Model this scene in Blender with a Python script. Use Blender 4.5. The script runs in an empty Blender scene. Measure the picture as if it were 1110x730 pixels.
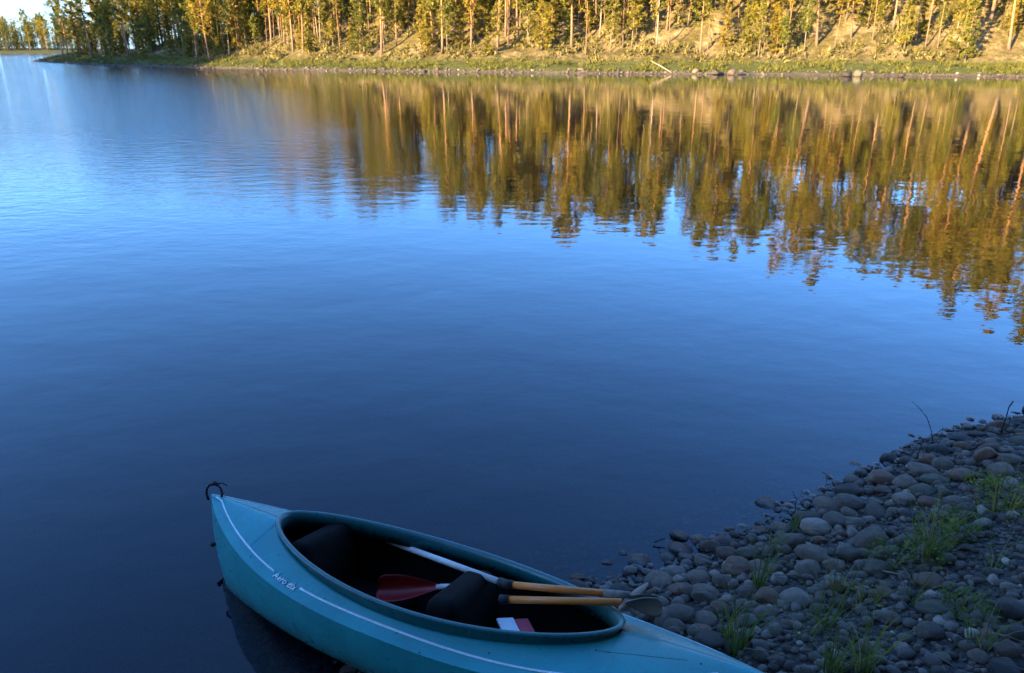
import bpy, bmesh, math, random
import numpy as np
from mathutils import Vector, Matrix, noise as mnoise

R = math.radians
rng = random.Random(7)
nr = np.random.RandomState(11)
scene = bpy.context.scene
C = scene.collection

# ------------------------------------------------------------------ camera
FPX, CAM_H = 811.3, 2.621                       # focal length in photo pixels, eye height over the lake
PITCH = math.atan(314 / FPX)
cam_d = bpy.data.cameras.new('camera'); cam = bpy.data.objects.new('camera', cam_d); C.objects.link(cam)
cam.location = (0, 0, CAM_H); cam.rotation_euler = (R(90) - PITCH, 0, 0)
cam_d.sensor_width = 36; cam_d.sensor_fit = 'HORIZONTAL'; cam_d.lens = 36 * FPX / 1110
cam_d.clip_start = .05; cam_d.clip_end = 6000
cam_d.dof.use_dof = True; cam_d.dof.focus_distance = 3.4; cam_d.dof.aperture_fstop = 6.5
scene.camera = cam

# ------------------------------------------------------------------ light
SUN_EL, SUN_AZ = R(13), R(228)                 # azimuth clockwise from +Y: the sun stands behind and to the left
world = bpy.data.worlds.new('World'); scene.world = world; world.use_nodes = True
wn = world.node_tree
sky = wn.nodes.new('ShaderNodeTexSky'); sky.sky_type = 'NISHITA'; sky.sun_disc = False
sky.sun_elevation = SUN_EL; sky.sun_rotation = SUN_AZ; sky.air_density = .8; sky.dust_density = .9; sky.ozone_density = 6.3
wn.links.new(sky.outputs[0], wn.nodes['Background'].inputs[0]); wn.nodes['Background'].inputs[1].default_value = .15
sd = bpy.data.lights.new('sun', 'SUN'); sd.energy = 5.0; sd.angle = R(.6); sd.color = (1, .74, .38)
sun = bpy.data.objects.new('sun', sd); C.objects.link(sun)
sdir = Vector((math.sin(SUN_AZ) * math.cos(SUN_EL), math.cos(SUN_AZ) * math.cos(SUN_EL), math.sin(SUN_EL)))
sun.rotation_euler = (-sdir).to_track_quat('-Z', 'Y').to_euler(); sun.location = (-40, -30, 40)
scene.view_settings.view_transform = 'Standard'; scene.view_settings.look = 'None'
scene.view_settings.exposure = 2.7; scene.view_settings.gamma = 1; scene.view_settings.use_curve_mapping = False
scene.render.engine = 'CYCLES'
scene.cycles.max_bounces = 8; scene.cycles.transparent_max_bounces = 16

# ------------------------------------------------------------------ helpers
def at(px, py, z=0.0):
    a, b = (px - 555) / FPX, (365 - py) / FPX
    c, s = math.cos(PITCH), math.sin(PITCH)
    d = (a, c + b * s, -s + b * c); t = (z - CAM_H) / d[2]
    return Vector((d[0] * t, d[1] * t, z))
def to_px(p):
    z = p[2] - CAM_H; c, s = math.cos(PITCH), math.sin(PITCH)
    d = p[1] * c - z * s; u = p[1] * s + z * c
    return (555 + FPX * p[0] / d, 365 - FPX * u / d, d)
def link(o, parent=None):
    C.objects.link(o)
    if parent: o.parent = parent
    return o
def mesh(name, v, f, mat, parent=None, smooth=False, loc=None):
    me = bpy.data.meshes.new(name)
    if isinstance(v, np.ndarray): v = v.tolist()
    if isinstance(f, np.ndarray): f = f.tolist()
    me.from_pydata(v, [], f); me.update()
    if mat: me.materials.append(mat)
    if smooth: me.polygons.foreach_set('use_smooth', [True] * len(me.polygons))
    o = bpy.data.objects.new(name, me); link(o, parent)
    if loc is not None: o.location = loc
    return o
def from_bm(name, bm, mat, parent=None, smooth=True):
    me = bpy.data.meshes.new(name); bm.to_mesh(me); bm.free()
    me.materials.append(mat)
    if smooth: me.polygons.foreach_set('use_smooth', [True] * len(me.polygons))
    return link(bpy.data.objects.new(name, me), parent)
def empty(name, loc=(0, 0, 0), rot=(0, 0, 0)):
    o = bpy.data.objects.new(name, None); o.empty_display_size = .1; C.objects.link(o)
    o.location = loc; o.rotation_euler = rot
    return o
def tag(o, label=None, cat=None, group=None, kind=None):
    if label: o['label'] = label
    if cat: o['category'] = cat
    if group: o['group'] = group
    if kind: o['kind'] = kind
    return o
def tube_data(pts, rad, n=8, cap=True):
    pts = [Vector(p) for p in pts]; v, f = [], []
    ref = Vector((0.31, 0.17, 0.93))
    for i, p in enumerate(pts):
        t = (pts[min(i + 1, len(pts) - 1)] - pts[max(i - 1, 0)]).normalized()
        if abs(t.dot(ref)) > .95: ref = Vector((.9, .3, .1))
        a = t.cross(ref).normalized(); b = t.cross(a)
        r = rad[i] if hasattr(rad, '__len__') else rad
        for k in range(n):
            q = 2 * math.pi * k / n
            v.append(tuple(p + (a * math.cos(q) + b * math.sin(q)) * r))
    for i in range(len(pts) - 1):
        for k in range(n):
            k2 = (k + 1) % n
            f.append((i * n + k, i * n + k2, (i + 1) * n + k2, (i + 1) * n + k))
    if cap:
        f.append(tuple(range(n - 1, -1, -1))); m = (len(pts) - 1) * n
        f.append(tuple(range(m, m + n)))
    return v, f
class MB:
    def __init__(s): s.v = []; s.f = []
    def add(s, v, f):
        o = len(s.v); s.v += [tuple(q) for q in v]; s.f += [tuple(i + o for i in q) for q in f]; return s
    def tube(s, pts, rad, n=8, cap=True): return s.add(*tube_data(pts, rad, n, cap))
    def build(s, name, mat, parent=None, smooth=True): return mesh(name, s.v, s.f, mat, parent, smooth)
ORD = ['', 'second ', 'third ', 'fourth ', 'fifth ', 'sixth ', 'seventh ', 'eighth ', 'ninth ', 'tenth ', 'eleventh ', 'twelfth ', 'thirteenth ',
       'fourteenth ', 'fifteenth ', 'sixteenth ', 'seventeenth ', 'eighteenth ', 'nineteenth ', 'twentieth ']
for tens, whole in (('twenty', 'thirtieth '), ('thirty', 'fortieth '), ('forty', 'fiftieth '), ('fifty', 'sixtieth '), ('sixty', 'seventieth ')):
    ORD += [tens + '-' + o for o in ('first ', 'second ', 'third ', 'fourth ', 'fifth ', 'sixth ', 'seventh ', 'eighth ', 'ninth ')] + [whole]

# ------------------------------------------------------------------ materials
def new_mat(name):
    m = bpy.data.materials.new(name); m.use_nodes = True
    nt = m.node_tree; b = nt.nodes['Principled BSDF']
    return m, nt, b
def N(nt, t, **kw):
    n = nt.nodes.new(t)
    for k, v in kw.items():
        if k in n.inputs: n.inputs[k].default_value = v
        else: setattr(n, k, v)
    return n
def ramp(nt, fac, stops):
    r = N(nt, 'ShaderNodeValToRGB'); e = r.color_ramp.elements
    while len(e) < len(stops): e.new(.5)
    for q, (p, c) in zip(e, stops): q.position = p; q.color = (*c, 1)
    nt.links.new(fac, r.inputs[0]); return r.outputs[0]
def coords(nt, scale=(1, 1, 1), kind='Object'):
    t = N(nt, 'ShaderNodeTexCoord'); m = N(nt, 'ShaderNodeMapping'); m.inputs['Scale'].default_value = scale
    nt.links.new(t.outputs[kind], m.inputs[0]); return m.outputs[0]
def noise(nt, vec, scale, detail=4, rough=.55):
    n = N(nt, 'ShaderNodeTexNoise', Scale=scale, Detail=detail, Roughness=rough); nt.links.new(vec, n.inputs['Vector']); return n.outputs['Fac']
def mix(nt, fac, a, b, mode='MIX'):
    m = N(nt, 'ShaderNodeMix', data_type='RGBA', blend_type=mode)
    for s, i in ((fac, 0), (a, 6), (b, 7)):
        if hasattr(s, 'is_linked'): nt.links.new(s, m.inputs[i])
        else: m.inputs[i].default_value = s if i == 0 else (*s, 1)
    return m.outputs[2]
def math_n(nt, op, a, b=None, clamp=False):
    m = N(nt, 'ShaderNodeMath', operation=op); m.use_clamp = clamp
    for s, i in ((a, 0), (b, 1)):
        if s is None: continue
        if hasattr(s, 'is_linked'): nt.links.new(s, m.inputs[i])
        else: m.inputs[i].default_value = s
    return m.outputs[0]
def bump(nt, b, h, strength=.5, dist=.01):
    n = N(nt, 'ShaderNodeBump', Strength=strength, Distance=dist); nt.links.new(h, n.inputs['Height']); nt.links.new(n.outputs[0], b.inputs['Normal'])
def plain(name, col, rough=.5, var=.25, scale=30, bmp=.15, metal=0, spec=None):
    m, nt, b = new_mat(name); v = coords(nt)
    n = noise(nt, v, scale, 5)
    lo = tuple(c * (1 - var) for c in col); hi = tuple(min(1, c * (1 + var)) for c in col)
    nt.links.new(ramp(nt, n, [(.3, lo), (.7, hi)]), b.inputs['Base Color'])
    b.inputs['Roughness'].default_value = rough; b.inputs['Metallic'].default_value = metal
    if spec is not None: b.inputs['Specular IOR Level'].default_value = spec
    if bmp: bump(nt, b, n, bmp, .004)
    return m
def pos_z(nt):
    g = N(nt, 'ShaderNodeNewGeometry'); s = N(nt, 'ShaderNodeSeparateXYZ'); nt.links.new(g.outputs['Position'], s.inputs[0]); return s.outputs
def remap(nt, x, a, b, lo=0, hi=1):
    m = N(nt, 'ShaderNodeMapRange'); m.inputs[1].default_value = a; m.inputs[2].default_value = b; m.inputs[3].default_value = lo; m.inputs[4].default_value = hi
    nt.links.new(x, m.inputs[0]); return m.outputs[0]

def stone_mat(name, a, b_, c):
    m, nt, b = new_mat(name); v = coords(nt)
    oi = N(nt, 'ShaderNodeObjectInfo')
    add = N(nt, 'ShaderNodeVectorMath', operation='ADD'); nt.links.new(v, add.inputs[0])
    sc = math_n(nt, 'MULTIPLY', oi.outputs['Random'], 37.0); cmb = N(nt, 'ShaderNodeCombineXYZ'); nt.links.new(sc, cmb.inputs[0]); nt.links.new(sc, cmb.inputs[2]); nt.links.new(cmb.outputs[0], add.inputs[1])
    vv = add.outputs[0]
    col = ramp(nt, noise(nt, vv, 2.2, 6, .65), [(.25, a), (.5, b_), (.78, c)])
    speck = ramp(nt, noise(nt, vv, 28, 3, .7), [(.32, (.55, .55, .55)), (.5, (1, 1, 1)), (.72, (1.35, 1.3, 1.25))])
    col = mix(nt, 1.0, col, speck, 'MULTIPLY')
    tone = ramp(nt, oi.outputs['Random'], [(0, (.6, .6, .62)), (.5, (1, .97, .95)), (1, (1.35, 1.3, 1.3))])
    col = mix(nt, 1.0, col, tone, 'MULTIPLY')
    z = pos_z(nt)[2]
    wet = remap(nt, z, .055, .02)
    col = mix(nt, wet, col, mix(nt, 1.0, col, (.3, .3, .34), 'MULTIPLY'))
    nt.links.new(col, b.inputs['Base Color'])
    nt.links.new(remap(nt, wet, 0, 1, .75, .22), b.inputs['Roughness'])
    bump(nt, b, noise(nt, vv, 14, 8, .7), .55, .09)
    return m
M = {}
M['stone_grey'] = stone_mat('grey_stone', (.070, .048, .032), (.122, .086, .058), (.19, .14, .10))
M['stone_brown'] = stone_mat('brown_stone', (.072, .036, .019), (.135, .072, .039), (.20, .115, .066))
M['stone_dark'] = stone_mat('dark_stone', (.024, .017, .012), (.042, .031, .022), (.075, .056, .042))
M['stone_pale'] = stone_mat('pale_stone', (.145, .112, .082), (.22, .175, .132), (.30, .245, .19))
M['stone_green'] = stone_mat('greenish_stone', (.048, .042, .024), (.084, .074, .043), (.125, .11, .07))

def gravel_mat():
    m, nt, b = new_mat('gravel_mix'); a = N(nt, 'ShaderNodeAttribute', attribute_name='tone')
    v = coords(nt)
    col = ramp(nt, a.outputs['Fac'], [(0, (.035, .025, .018)), (.35, (.07, .05, .036)), (.62, (.108, .082, .062)), (.86, (.165, .128, .095)), (1, (.33, .28, .22))])
    col = mix(nt, 1.0, col, ramp(nt, noise(nt, v, 90, 4), [(.3, (.7, .7, .7)), (.7, (1.2, 1.2, 1.2))]), 'MULTIPLY')
    z = pos_z(nt)[2]; wet = remap(nt, z, .05, .015)
    col = mix(nt, wet, col, mix(nt, 1.0, col, (.35, .35, .38), 'MULTIPLY'))
    nt.links.new(col, b.inputs['Base Color']); nt.links.new(remap(nt, wet, 0, 1, .8, .3), b.inputs['Roughness'])
    bump(nt, b, noise(nt, v, 120, 4), .4, .004)
    return m
M['gravel'] = gravel_mat()

def beach_mat():
    m, nt, b = new_mat('beach_soil'); v = coords(nt)
    vo = N(nt, 'ShaderNodeTexVoronoi', Scale=45.0); nt.links.new(v, vo.inputs['Vector'])
    col = ramp(nt, noise(nt, v, 3.5, 6, .65), [(.3, (.022, .017, .013)), (.55, (.045, .036, .029)), (.75, (.07, .058, .048))])
    cell = N(nt, 'ShaderNodeSeparateColor'); nt.links.new(vo.outputs['Color'], cell.inputs[0])
    col = mix(nt, 1.0, col, ramp(nt, cell.outputs[0], [(0, (.45, .42, .4)), (.6, (1.1, 1.05, 1.0)), (1, (2.1, 2.05, 2.0))]), 'MULTIPLY')
    nt.links.new(col, b.inputs['Base Color']); b.inputs['Roughness'].default_value = .9
    h = math_n(nt, 'MULTIPLY', vo.outputs['Distance'], -1.0)
    bump(nt, b, h, .8, .02)
    return m
M['beach'] = beach_mat()
M['lakebed'] = plain('lake_mud', (.02, .018, .014), .9, .4, 1.5, 0)

def bank_mat():
    m, nt, b = new_mat('bank_heath'); v = coords(nt)
    z = pos_z(nt)[2]
    n1 = noise(nt, v, .33, 6, .65); n2 = noise(nt, v, 1.6, 6, .7)
    sand = ramp(nt, n2, [(.28, (.10, .062, .026)), (.5, (.21, .145, .066)), (.72, (.36, .285, .165))])
    heath = ramp(nt, n2, [(.3, (.045, .036, .012)), (.55, (.10, .078, .024)), (.75, (.17, .13, .048))])
    col = mix(nt, remap(nt, n1, .38, .56), sand, heath)
    grass = ramp(nt, n2, [(.3, (.045, .055, .012)), (.7, (.1, .1, .026))])
    zz = math_n(nt, 'ADD', z, math_n(nt, 'MULTIPLY', n1, .9))
    col = mix(nt, remap(nt, zz, 2.0, 1.35), col, grass)
    shore = ramp(nt, n2, [(.3, (.04, .03, .022)), (.7, (.15, .115, .085))])
    col = mix(nt, remap(nt, z, .26, .14), col, shore)
    nt.links.new(col, b.inputs['Base Color']); b.inputs['Roughness'].default_value = .95
    b.inputs['Specular IOR Level'].default_value = .15
    bump(nt, b, n2, .9, .35)
    return m
M['bank'] = bank_mat()

def leaf_mat(name, lo, hi, trans=.3, dry=None):
    m, nt, b = new_mat(name)
    a = N(nt, 'ShaderNodeAttribute', attribute_name='tone'); oi = N(nt, 'ShaderNodeObjectInfo')
    col = ramp(nt, a.outputs['Fac'], [(0, lo), (.9, hi)] + ([(.97, dry)] if dry else []))
    tint = ramp(nt, oi.outputs['Random'], [(0, (.72, .85, .8)), (.5, (1, 1, 1)), (1, (1.35, 1.12, .9))])
    col = mix(nt, 1.0, col, tint, 'MULTIPLY')
    nt.links.new(col, b.inputs['Base Color']); b.inputs['Roughness'].default_value = .6
    b.inputs['Specular IOR Level'].default_value = .25
    t = N(nt, 'ShaderNodeBsdfTranslucent'); nt.links.new(col, t.inputs[0])
    mx = N(nt, 'ShaderNodeMixShader'); mx.inputs[0].default_value = trans
    nt.links.new(b.outputs[0], mx.inputs[1]); nt.links.new(t.outputs[0], mx.inputs[2])
    nt.links.new(mx.outputs[0], nt.nodes['Material Output'].inputs[0])
    return m
M['needles'] = leaf_mat('pine_needles', (.10, .095, .012), (.29, .24, .032), .45)
M['spruce'] = leaf_mat('spruce_needles', (.075, .08, .012), (.22, .195, .028), .42)
M['birch_leaf'] = leaf_mat('birch_leaves', (.09, .095, .015), (.25, .225, .035), .4)
M['grass'] = leaf_mat('shore_grass', (.06, .10, .014), (.19, .22, .035), .35, (.34, .25, .11))
M['dry'] = plain('dry_stem', (.16, .12, .08), .8, .3, 40, .2)
M['dark_stem'] = plain('dark_stem', (.025, .025, .02), .8, .3, 40, .2)
M['bank_grass'] = leaf_mat('bank_grass', (.06, .075, .012), (.16, .15, .03), .35)
M['heath'] = leaf_mat('heath_scrub', (.06, .055, .018), (.22, .19, .06), .3)

def bark_mat(name, low, high, z0, z1, sc=6):
    m, nt, b = new_mat(name); v = coords(nt, (1, 1, .25))
    t = N(nt, 'ShaderNodeTexCoord'); s = N(nt, 'ShaderNodeSeparateXYZ'); nt.links.new(t.outputs['Object'], s.inputs[0])
    n = noise(nt, v, sc, 5, .7)
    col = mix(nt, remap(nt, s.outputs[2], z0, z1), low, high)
    col = mix(nt, 1.0, col, ramp(nt, n, [(.3, (.5, .48, .46)), (.7, (1.3, 1.25, 1.2))]), 'MULTIPLY')
    nt.links.new(col, b.inputs['Base Color']); b.inputs['Roughness'].default_value = .9; bump(nt, b, n, .6, .05)
    return m
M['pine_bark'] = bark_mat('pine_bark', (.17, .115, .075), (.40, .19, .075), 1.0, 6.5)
M['birch_bark'] = bark_mat('birch_bark', (.16, .12, .08), (.34, .26, .17), 0, 3)
M['log'] = plain('bleached_log', (.24, .18, .115), .8, .2, 5, .3)

def water_mat():
    m, nt, b = new_mat('lake_water'); nt.nodes.remove(b)
    v = coords(nt)
    g = pos_z(nt)
    # wind-ruffled patch far out on the left side of the lake; the water under the far bank lies calm
    w = N(nt, 'ShaderNodeTexNoise', Scale=.045, Detail=3.0); nt.links.new(coords(nt, (1, .55, 1)), w.inputs['Vector'])
    left = math_n(nt, 'ADD', math_n(nt, 'MULTIPLY', g[0], -1.0), math_n(nt, 'MULTIPLY', g[1], -.28))
    left = math_n(nt, 'ADD', left, math_n(nt, 'MULTIPLY', w.outputs['Fac'], 11.0))
    patch = remap(nt, left, .5, 10.0)
    far = remap(nt, g[1], 8.0, 26.0)
    patch = math_n(nt, 'MULTIPLY', patch, far)
    def waves(scale, sx, sy, det, rough=.5):
        return noise(nt, coords(nt, (sx, sy, 1)), scale, det, rough)
    calm = math_n(nt, 'MULTIPLY', waves(.75, 1, 1.25, 2), .0062)
    calm = math_n(nt, 'ADD', calm, math_n(nt, 'MULTIPLY', waves(3.2, .8, 1.2, 2), .0021))
    ripp = math_n(nt, 'MULTIPLY', waves(2.4, .75, 1.25, 4, .66), .055)
    nearr = math_n(nt, 'MULTIPLY', waves(6.0, .6, 1.3, 2, .5), .00017)
    h = math_n(nt, 'ADD', math_n(nt, 'ADD', calm, nearr), math_n(nt, 'MULTIPLY', ripp, patch))
    bp = N(nt, 'ShaderNodeBump', Strength=1.0, Distance=1.0); nt.links.new(h, bp.inputs['Height'])
    fr = N(nt, 'ShaderNodeFresnel', IOR=1.40); nt.links.new(bp.outputs[0], fr.inputs['Normal'])
    gl = N(nt, 'ShaderNodeBsdfGlossy', Roughness=.02); nt.links.new(bp.outputs[0], gl.inputs['Normal']); gl.inputs[0].default_value = (1, 1, 1, 1)
    df = N(nt, 'ShaderNodeBsdfDiffuse'); df.inputs[0].default_value = (.0003, .0009, .013, 1)
    tr = N(nt, 'ShaderNodeBsdfTransparent')
    body = N(nt, 'ShaderNodeMixShader'); body.inputs[0].default_value = .38; nt.links.new(tr.outputs[0], body.inputs[1]); nt.links.new(df.outputs[0], body.inputs[2])
    mx = N(nt, 'ShaderNodeMixShader'); nt.links.new(fr.outputs[0], mx.inputs[0]); nt.links.new(body.outputs[0], mx.inputs[1]); nt.links.new(gl.outputs[0], mx.inputs[2])
    va = N(nt, 'ShaderNodeVolumeAbsorption', Density=2.8); va.inputs[0].default_value = (.2, .4, .55, 1)
    out = nt.nodes['Material Output']; nt.links.new(mx.outputs[0], out.inputs[0]); nt.links.new(va.outputs[0], out.inputs[1])
    return m
M['water'] = water_mat()

# ------------------------------------------------------------------ shorelines and terrain
FAR = np.array([(260, 40), (120, 54), (70, 65.5), (47.3, 73.1), (31.3, 77.9), (8.2, 83.3), (-10.9, 89.5), (-29.8, 96.8), (-47.9, 110.1), (-63.9, 121.2), (-79, 138),
                (-91.3, 151.8), (-89, 160), (-70, 172), (-20, 200), (60, 230), (260, 260)], float)
NEAR = np.array([(60, 38), (12, 9.7), (3.91, 5.11), (2.92, 4.68), (2.02, 4.09), (1.5, 3.68), (.99, 3.5), (.64, 3.36), (.33, 3.17), (-.6, 2.62), (-4, .6), (-12, -1.5), (-30, -9), (-70, -17),
                 (-112, -12), (-118, 20), (-96, 52), (-80, 74), (-79, 92), (-90, 106), (-125, 118), (-200, 120), (-200, -140), (60, -140)], float)
def sdist(P, poly):
    A = poly; B = np.roll(poly, -1, 0); best = np.full(len(P), 1e9); inside = np.zeros(len(P), bool)
    for a, b in zip(A, B):
        ab = b - a; t = np.clip(((P - a) @ ab) / (ab @ ab), 0, 1)
        best = np.minimum(best, np.hypot(*(P - a - t[:, None] * ab).T))
        c = (a[1] > P[:, 1]) != (b[1] > P[:, 1])
        with np.errstate(divide='ignore', invalid='ignore'):
            xi = a[0] + (P[:, 1] - a[1]) * ab[0] / ab[1]
        inside ^= c & (P[:, 0] < xi)
    return np.where(inside, best, -best)
def vnoise(P, sc, seed=0.):
    return np.array([mnoise.fractal(Vector((x * sc + seed, y * sc - seed, seed * .7)), .9, 2.0, 4) for x, y in P])
def far_z(P, rough=True):
    d = sdist(P, FAR)
    hm = np.interp(P[:, 0], [-92, -75, -60, -45, -28, -10, 12, 45, 90], [.9, 2.2, 3.8, 6.0, 8.8, 9.6, 10, 13.0, 15])
    z = np.interp(d, [-12, -1, 0, .8, 2.5, 5.0, 6.5], [-3, -.35, 0, .28, .62, 1.0, 1.35])
    s = np.clip((d - 5.5) / 17., 0, 1); s = s * s * (3 - 2 * s) * .45 + s * .55
    z = np.where(d > 5, z + np.maximum(hm - 1.3, 0) * s, np.minimum(z, hm * 2 + 1))
    if rough: z = z + vnoise(P, .16, 3.1) * np.clip((d - .5) / 6, 0, 1) * .75 + vnoise(P, .9, 8.) * np.clip(d + .6, 0, 1) * .07
    return z
def near_z(P, rough=True):
    d = sdist(P, NEAR)
    z = np.interp(d, [-14, -3, 3.2, 9, 24, 60], [-2.9, -.66, .70, 2.6, 6.5, 10])
    if rough: z = z + vnoise(P, 1.1, 5.) * .035 * np.clip(d + 1, 0, 1) + vnoise(P, 6., 2.) * .012
    return z
def grid_mesh(name, x0, x1, y0, y1, st, zf, mat, hole=None, cut=None):
    xs = np.arange(x0, x1 + st / 2, st); ys = np.arange(y0, y1 + st / 2, st)
    X, Y = np.meshgrid(xs, ys); P = np.stack([X.ravel(), Y.ravel()], 1); z = zf(P)
    n, mrow = len(xs), len(ys); I = np.arange(n * mrow).reshape(mrow, n)
    F = np.stack([I[:-1, :-1], I[:-1, 1:], I[1:, 1:], I[1:, :-1]], -1).reshape(-1, 4)
    keep = np.ones(len(F), bool)
    cx = P[F].mean(1)
    if hole: keep &= ~((cx[:, 0] > hole[0]) & (cx[:, 0] < hole[1]) & (cx[:, 1] > hole[2]) & (cx[:, 1] < hole[3]))
    if cut is not None: keep &= z[F].max(1) > cut
    F = F[keep]
    u, inv = np.unique(F, return_inverse=True)
    return mesh(name, np.column_stack([P, z])[u], inv.reshape(-1, 4), mat, None, True)

tag(mesh('lakebed', [(-3000, -3000, -2.6), (3000, -3000, -2.6), (3000, 3000, -2.6), (-3000, 3000, -2.6)], [(0, 1, 2, 3)], M['lakebed']), 'dark muddy lake bottom under the water', 'lakebed', kind='structure')
tag(mesh('water', [(-2500, -2500, 0), (2500, -2500, 0), (2500, 2500, 0), (-2500, 2500, 0)], [(0, 1, 2, 3)], M['water']), 'calm blue lake mirroring the sunlit forest', 'lake', kind='structure')
tag(grid_mesh('far_bank', -104, 150, 44, 215, 1.0, far_z, M['bank'], cut=-1.5), 'sunlit sandy slope of the opposite lake shore', 'bank', kind='structure')
tag(grid_mesh('beach', -3.2, 6.4, -1.4, 7.2, .045, near_z, M['beach'], cut=-1.6), 'gravelly dark ground of the stony shore', 'beach', kind='structure')
tag(grid_mesh('terrain', -200, 60, -140, 120, 2.0, lambda P: near_z(P, False) - .02, M['bank'], hole=(-2.2, 5.4, -.4, 6.2), cut=-2.5), 'forested near shore behind the beach', 'terrain', kind='structure')
def distant_z(P):
    e = np.hypot((P[:, 0] + 330) / 215., (P[:, 1] - 440) / 135.)
    return np.interp(e, [0, .6, .93, 1.0, 1.06], [1.9, 1.7, 1.1, 0, -2]) + vnoise(P, .03, 4.) * .3
tag(grid_mesh('distant_shore', -560, -100, 296, 580, 6.0, distant_z, M['bank'], cut=-1.5), 'distant grassy shore across the bay', 'shore', kind='structure')

# ------------------------------------------------------------------ trees
def set_tone(o, tones):
    a = o.data.attributes.new('tone', 'FLOAT', 'FACE'); a.data.foreach_set('value', np.asarray(tones, np.float32))
def tuft_tris(c, r, n, rg, flat=.55, up=0.2, wide=1.):
    """n slim triangles radiating from c: a needle tuft or a spray of leaves"""
    d = rg.normal(size=(n, 3)); d[:, 2] = d[:, 2] * flat + up; d /= np.linalg.norm(d, axis=1)[:, None] + 1e-9
    s = rg.normal(size=(n, 3)); s -= (s * d).sum(1)[:, None] * d; s /= np.linalg.norm(s, axis=1)[:, None] + 1e-9
    L = r * rg.uniform(.6, 1.25, (n, 1)); wd = r * rg.uniform(.22, .42, (n, 1)) * wide
    c = np.asarray(c) + rg.normal(size=(n, 3)) * r * .25
    return np.stack([c - s * wd, c + s * wd, c + d * L], 1)
def make_tree(kind, h, seed, lod=1.0):
    rg = np.random.RandomState(seed); tr = MB(); tris = []; tones = []
    bend = rg.normal(size=2) * h * .018
    def axis(t): return Vector((bend[0] * math.sin(t * 2.4), bend[1] * math.sin(t * 1.9 + .4), h * t))
    if kind == 'pine': r0, base, nl, spread, ph = .0105 * h + .02, rg.uniform(.28, .48), 34, .17, .25
    elif kind == 'thin': r0, base, nl, spread, ph = .0062 * h + .015, rg.uniform(.55, .7), 18, .12, .2
    elif kind == 'young': r0, base, nl, spread, ph = .011 * h + .01, .06, 36, .235, .05
    elif kind == 'spruce': r0, base, nl, spread, ph = .011 * h + .01, .08, 46, .17, -.25
    else: r0, base, nl, spread, ph = .0075 * h + .01, rg.uniform(.2, .32), 30, .19, .7
    ts = np.linspace(-.01, 1, 9)
    tr.tube([axis(t) for t in ts], [r0 * (1 - .93 * max(t, 0) ** .9) * (1.25 if t < .01 else 1) for t in ts], 8 if lod >= 1 else 5)
    if kind in ('pine', 'thin'):                                  # dead snags under the crown
        for i in range(5):
            t = rg.uniform(.2, base); a = rg.uniform(0, 6.28); p = axis(t); L = rg.uniform(.4, 1.1)
            tr.tube([p, p + Vector((math.cos(a) * L, math.sin(a) * L, -.08 * L))], [.025, .008], 3)
    for i in range(int(nl * (1 if lod >= 1 else .8))):
        q = (i + rg.uniform(0, .9)) / nl; t = base + (1 - base) * q * .985
        prof = {'pine': (math.sin(math.pi * min(1, .18 + q * .8)) ** .8), 'thin': .5 + .5 * math.sin(math.pi * q), 'young': (1 - q) ** .8 * .95 + .06, 'spruce': (1 - q) ** .95 + .05, 'birch': math.sin(math.pi * (.12 + q * .84)) ** .7}[kind]
        L = h * spread * prof * rg.uniform(.55, 1.2); a = i * 2.399 + rg.normal() * .5
        p = axis(t); el = ph + rg.normal() * .18 + (.5 * q if kind in ('pine', 'young') else .2 * q)
        d = Vector((math.cos(a) * math.cos(el), math.sin(a) * math.cos(el), math.sin(el)))
        e = p + d * L + Vector((0, 0, .10 * L if kind != 'birch' else -.2 * L)); md = p + d * L * .55
        rb = max(.008, r0 * .28 * (1 - q * .7))
        tr.tube([p, md, e], [rb, rb * .7, rb * .25], 4 if lod >= 1 else 3, False)
        k = max(2, int((6 + 12 * L / (h * .2 + .5)) * lod)); tone_l = rg.uniform(.15, .85)
        for j in range(k):
            s = rg.uniform(.35, 1.05) if kind in ('pine', 'birch', 'thin') else rg.uniform(.12, 1.05)
            c = np.array(p.lerp(md, s / .55) if s < .55 else md.lerp(e, (s - .55) / .45)) + rg.normal(size=3) * (.16 * L if kind == 'birch' else .09 * L)
            r = (.34 if kind == 'pine' else .26 if kind != 'birch' else .24) * rg.uniform(.7, 1.3) * (h / 15) ** .4 / max(lod, .45) ** .5
            n = 7 if lod >= 1 else 4
            tris.append(tuft_tris(c, r, n, rg, .6, .25 if kind != 'birch' else -.1))
            tones += list(np.clip(tone_l + rg.normal() * .15 + rg.normal(size=n) * .08, 0, 1))
    T = np.concatenate(tris).reshape(-1, 3)
    return (tr.v, tr.f), (T, np.arange(len(T)).reshape(-1, 3), np.array(tones))
LEAF = {'pine': 'needles', 'thin': 'needles', 'young': 'needles', 'spruce': 'spruce', 'birch': 'birch_leaf'}
NAME = {'pine': 'pine_tree', 'thin': 'slender_pine', 'young': 'young_pine', 'spruce': 'spruce_tree', 'birch': 'birch_tree'}
lib = {}
def tree_meshes(kind, var, h):
    if (kind, var) not in lib:
        (tv, tf), (cv, cf, ct) = make_tree(kind, h, hash((kind[0], 0)) % 1 + var * 13 + len(kind) * 7)
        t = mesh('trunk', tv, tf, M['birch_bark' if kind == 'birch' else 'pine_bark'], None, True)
        c = mesh('crown', cv, cf, M[LEAF[kind]]); set_tone(c, ct)
        tm, cm = t.data, c.data
        bpy.data.objects.remove(t); bpy.data.objects.remove(c)
        lib[(kind, var)] = (tm, cm)
    return lib[(kind, var)]
H0 = {'pine': [15, 17, 13.5, 16, 18, 14.5], 'thin': [10, 12, 8.5, 11], 'young': [4.2, 5.5, 3.2, 6.5], 'spruce': [7, 10, 5], 'birch': [8.5, 10.5, 6.5, 4]}
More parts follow.
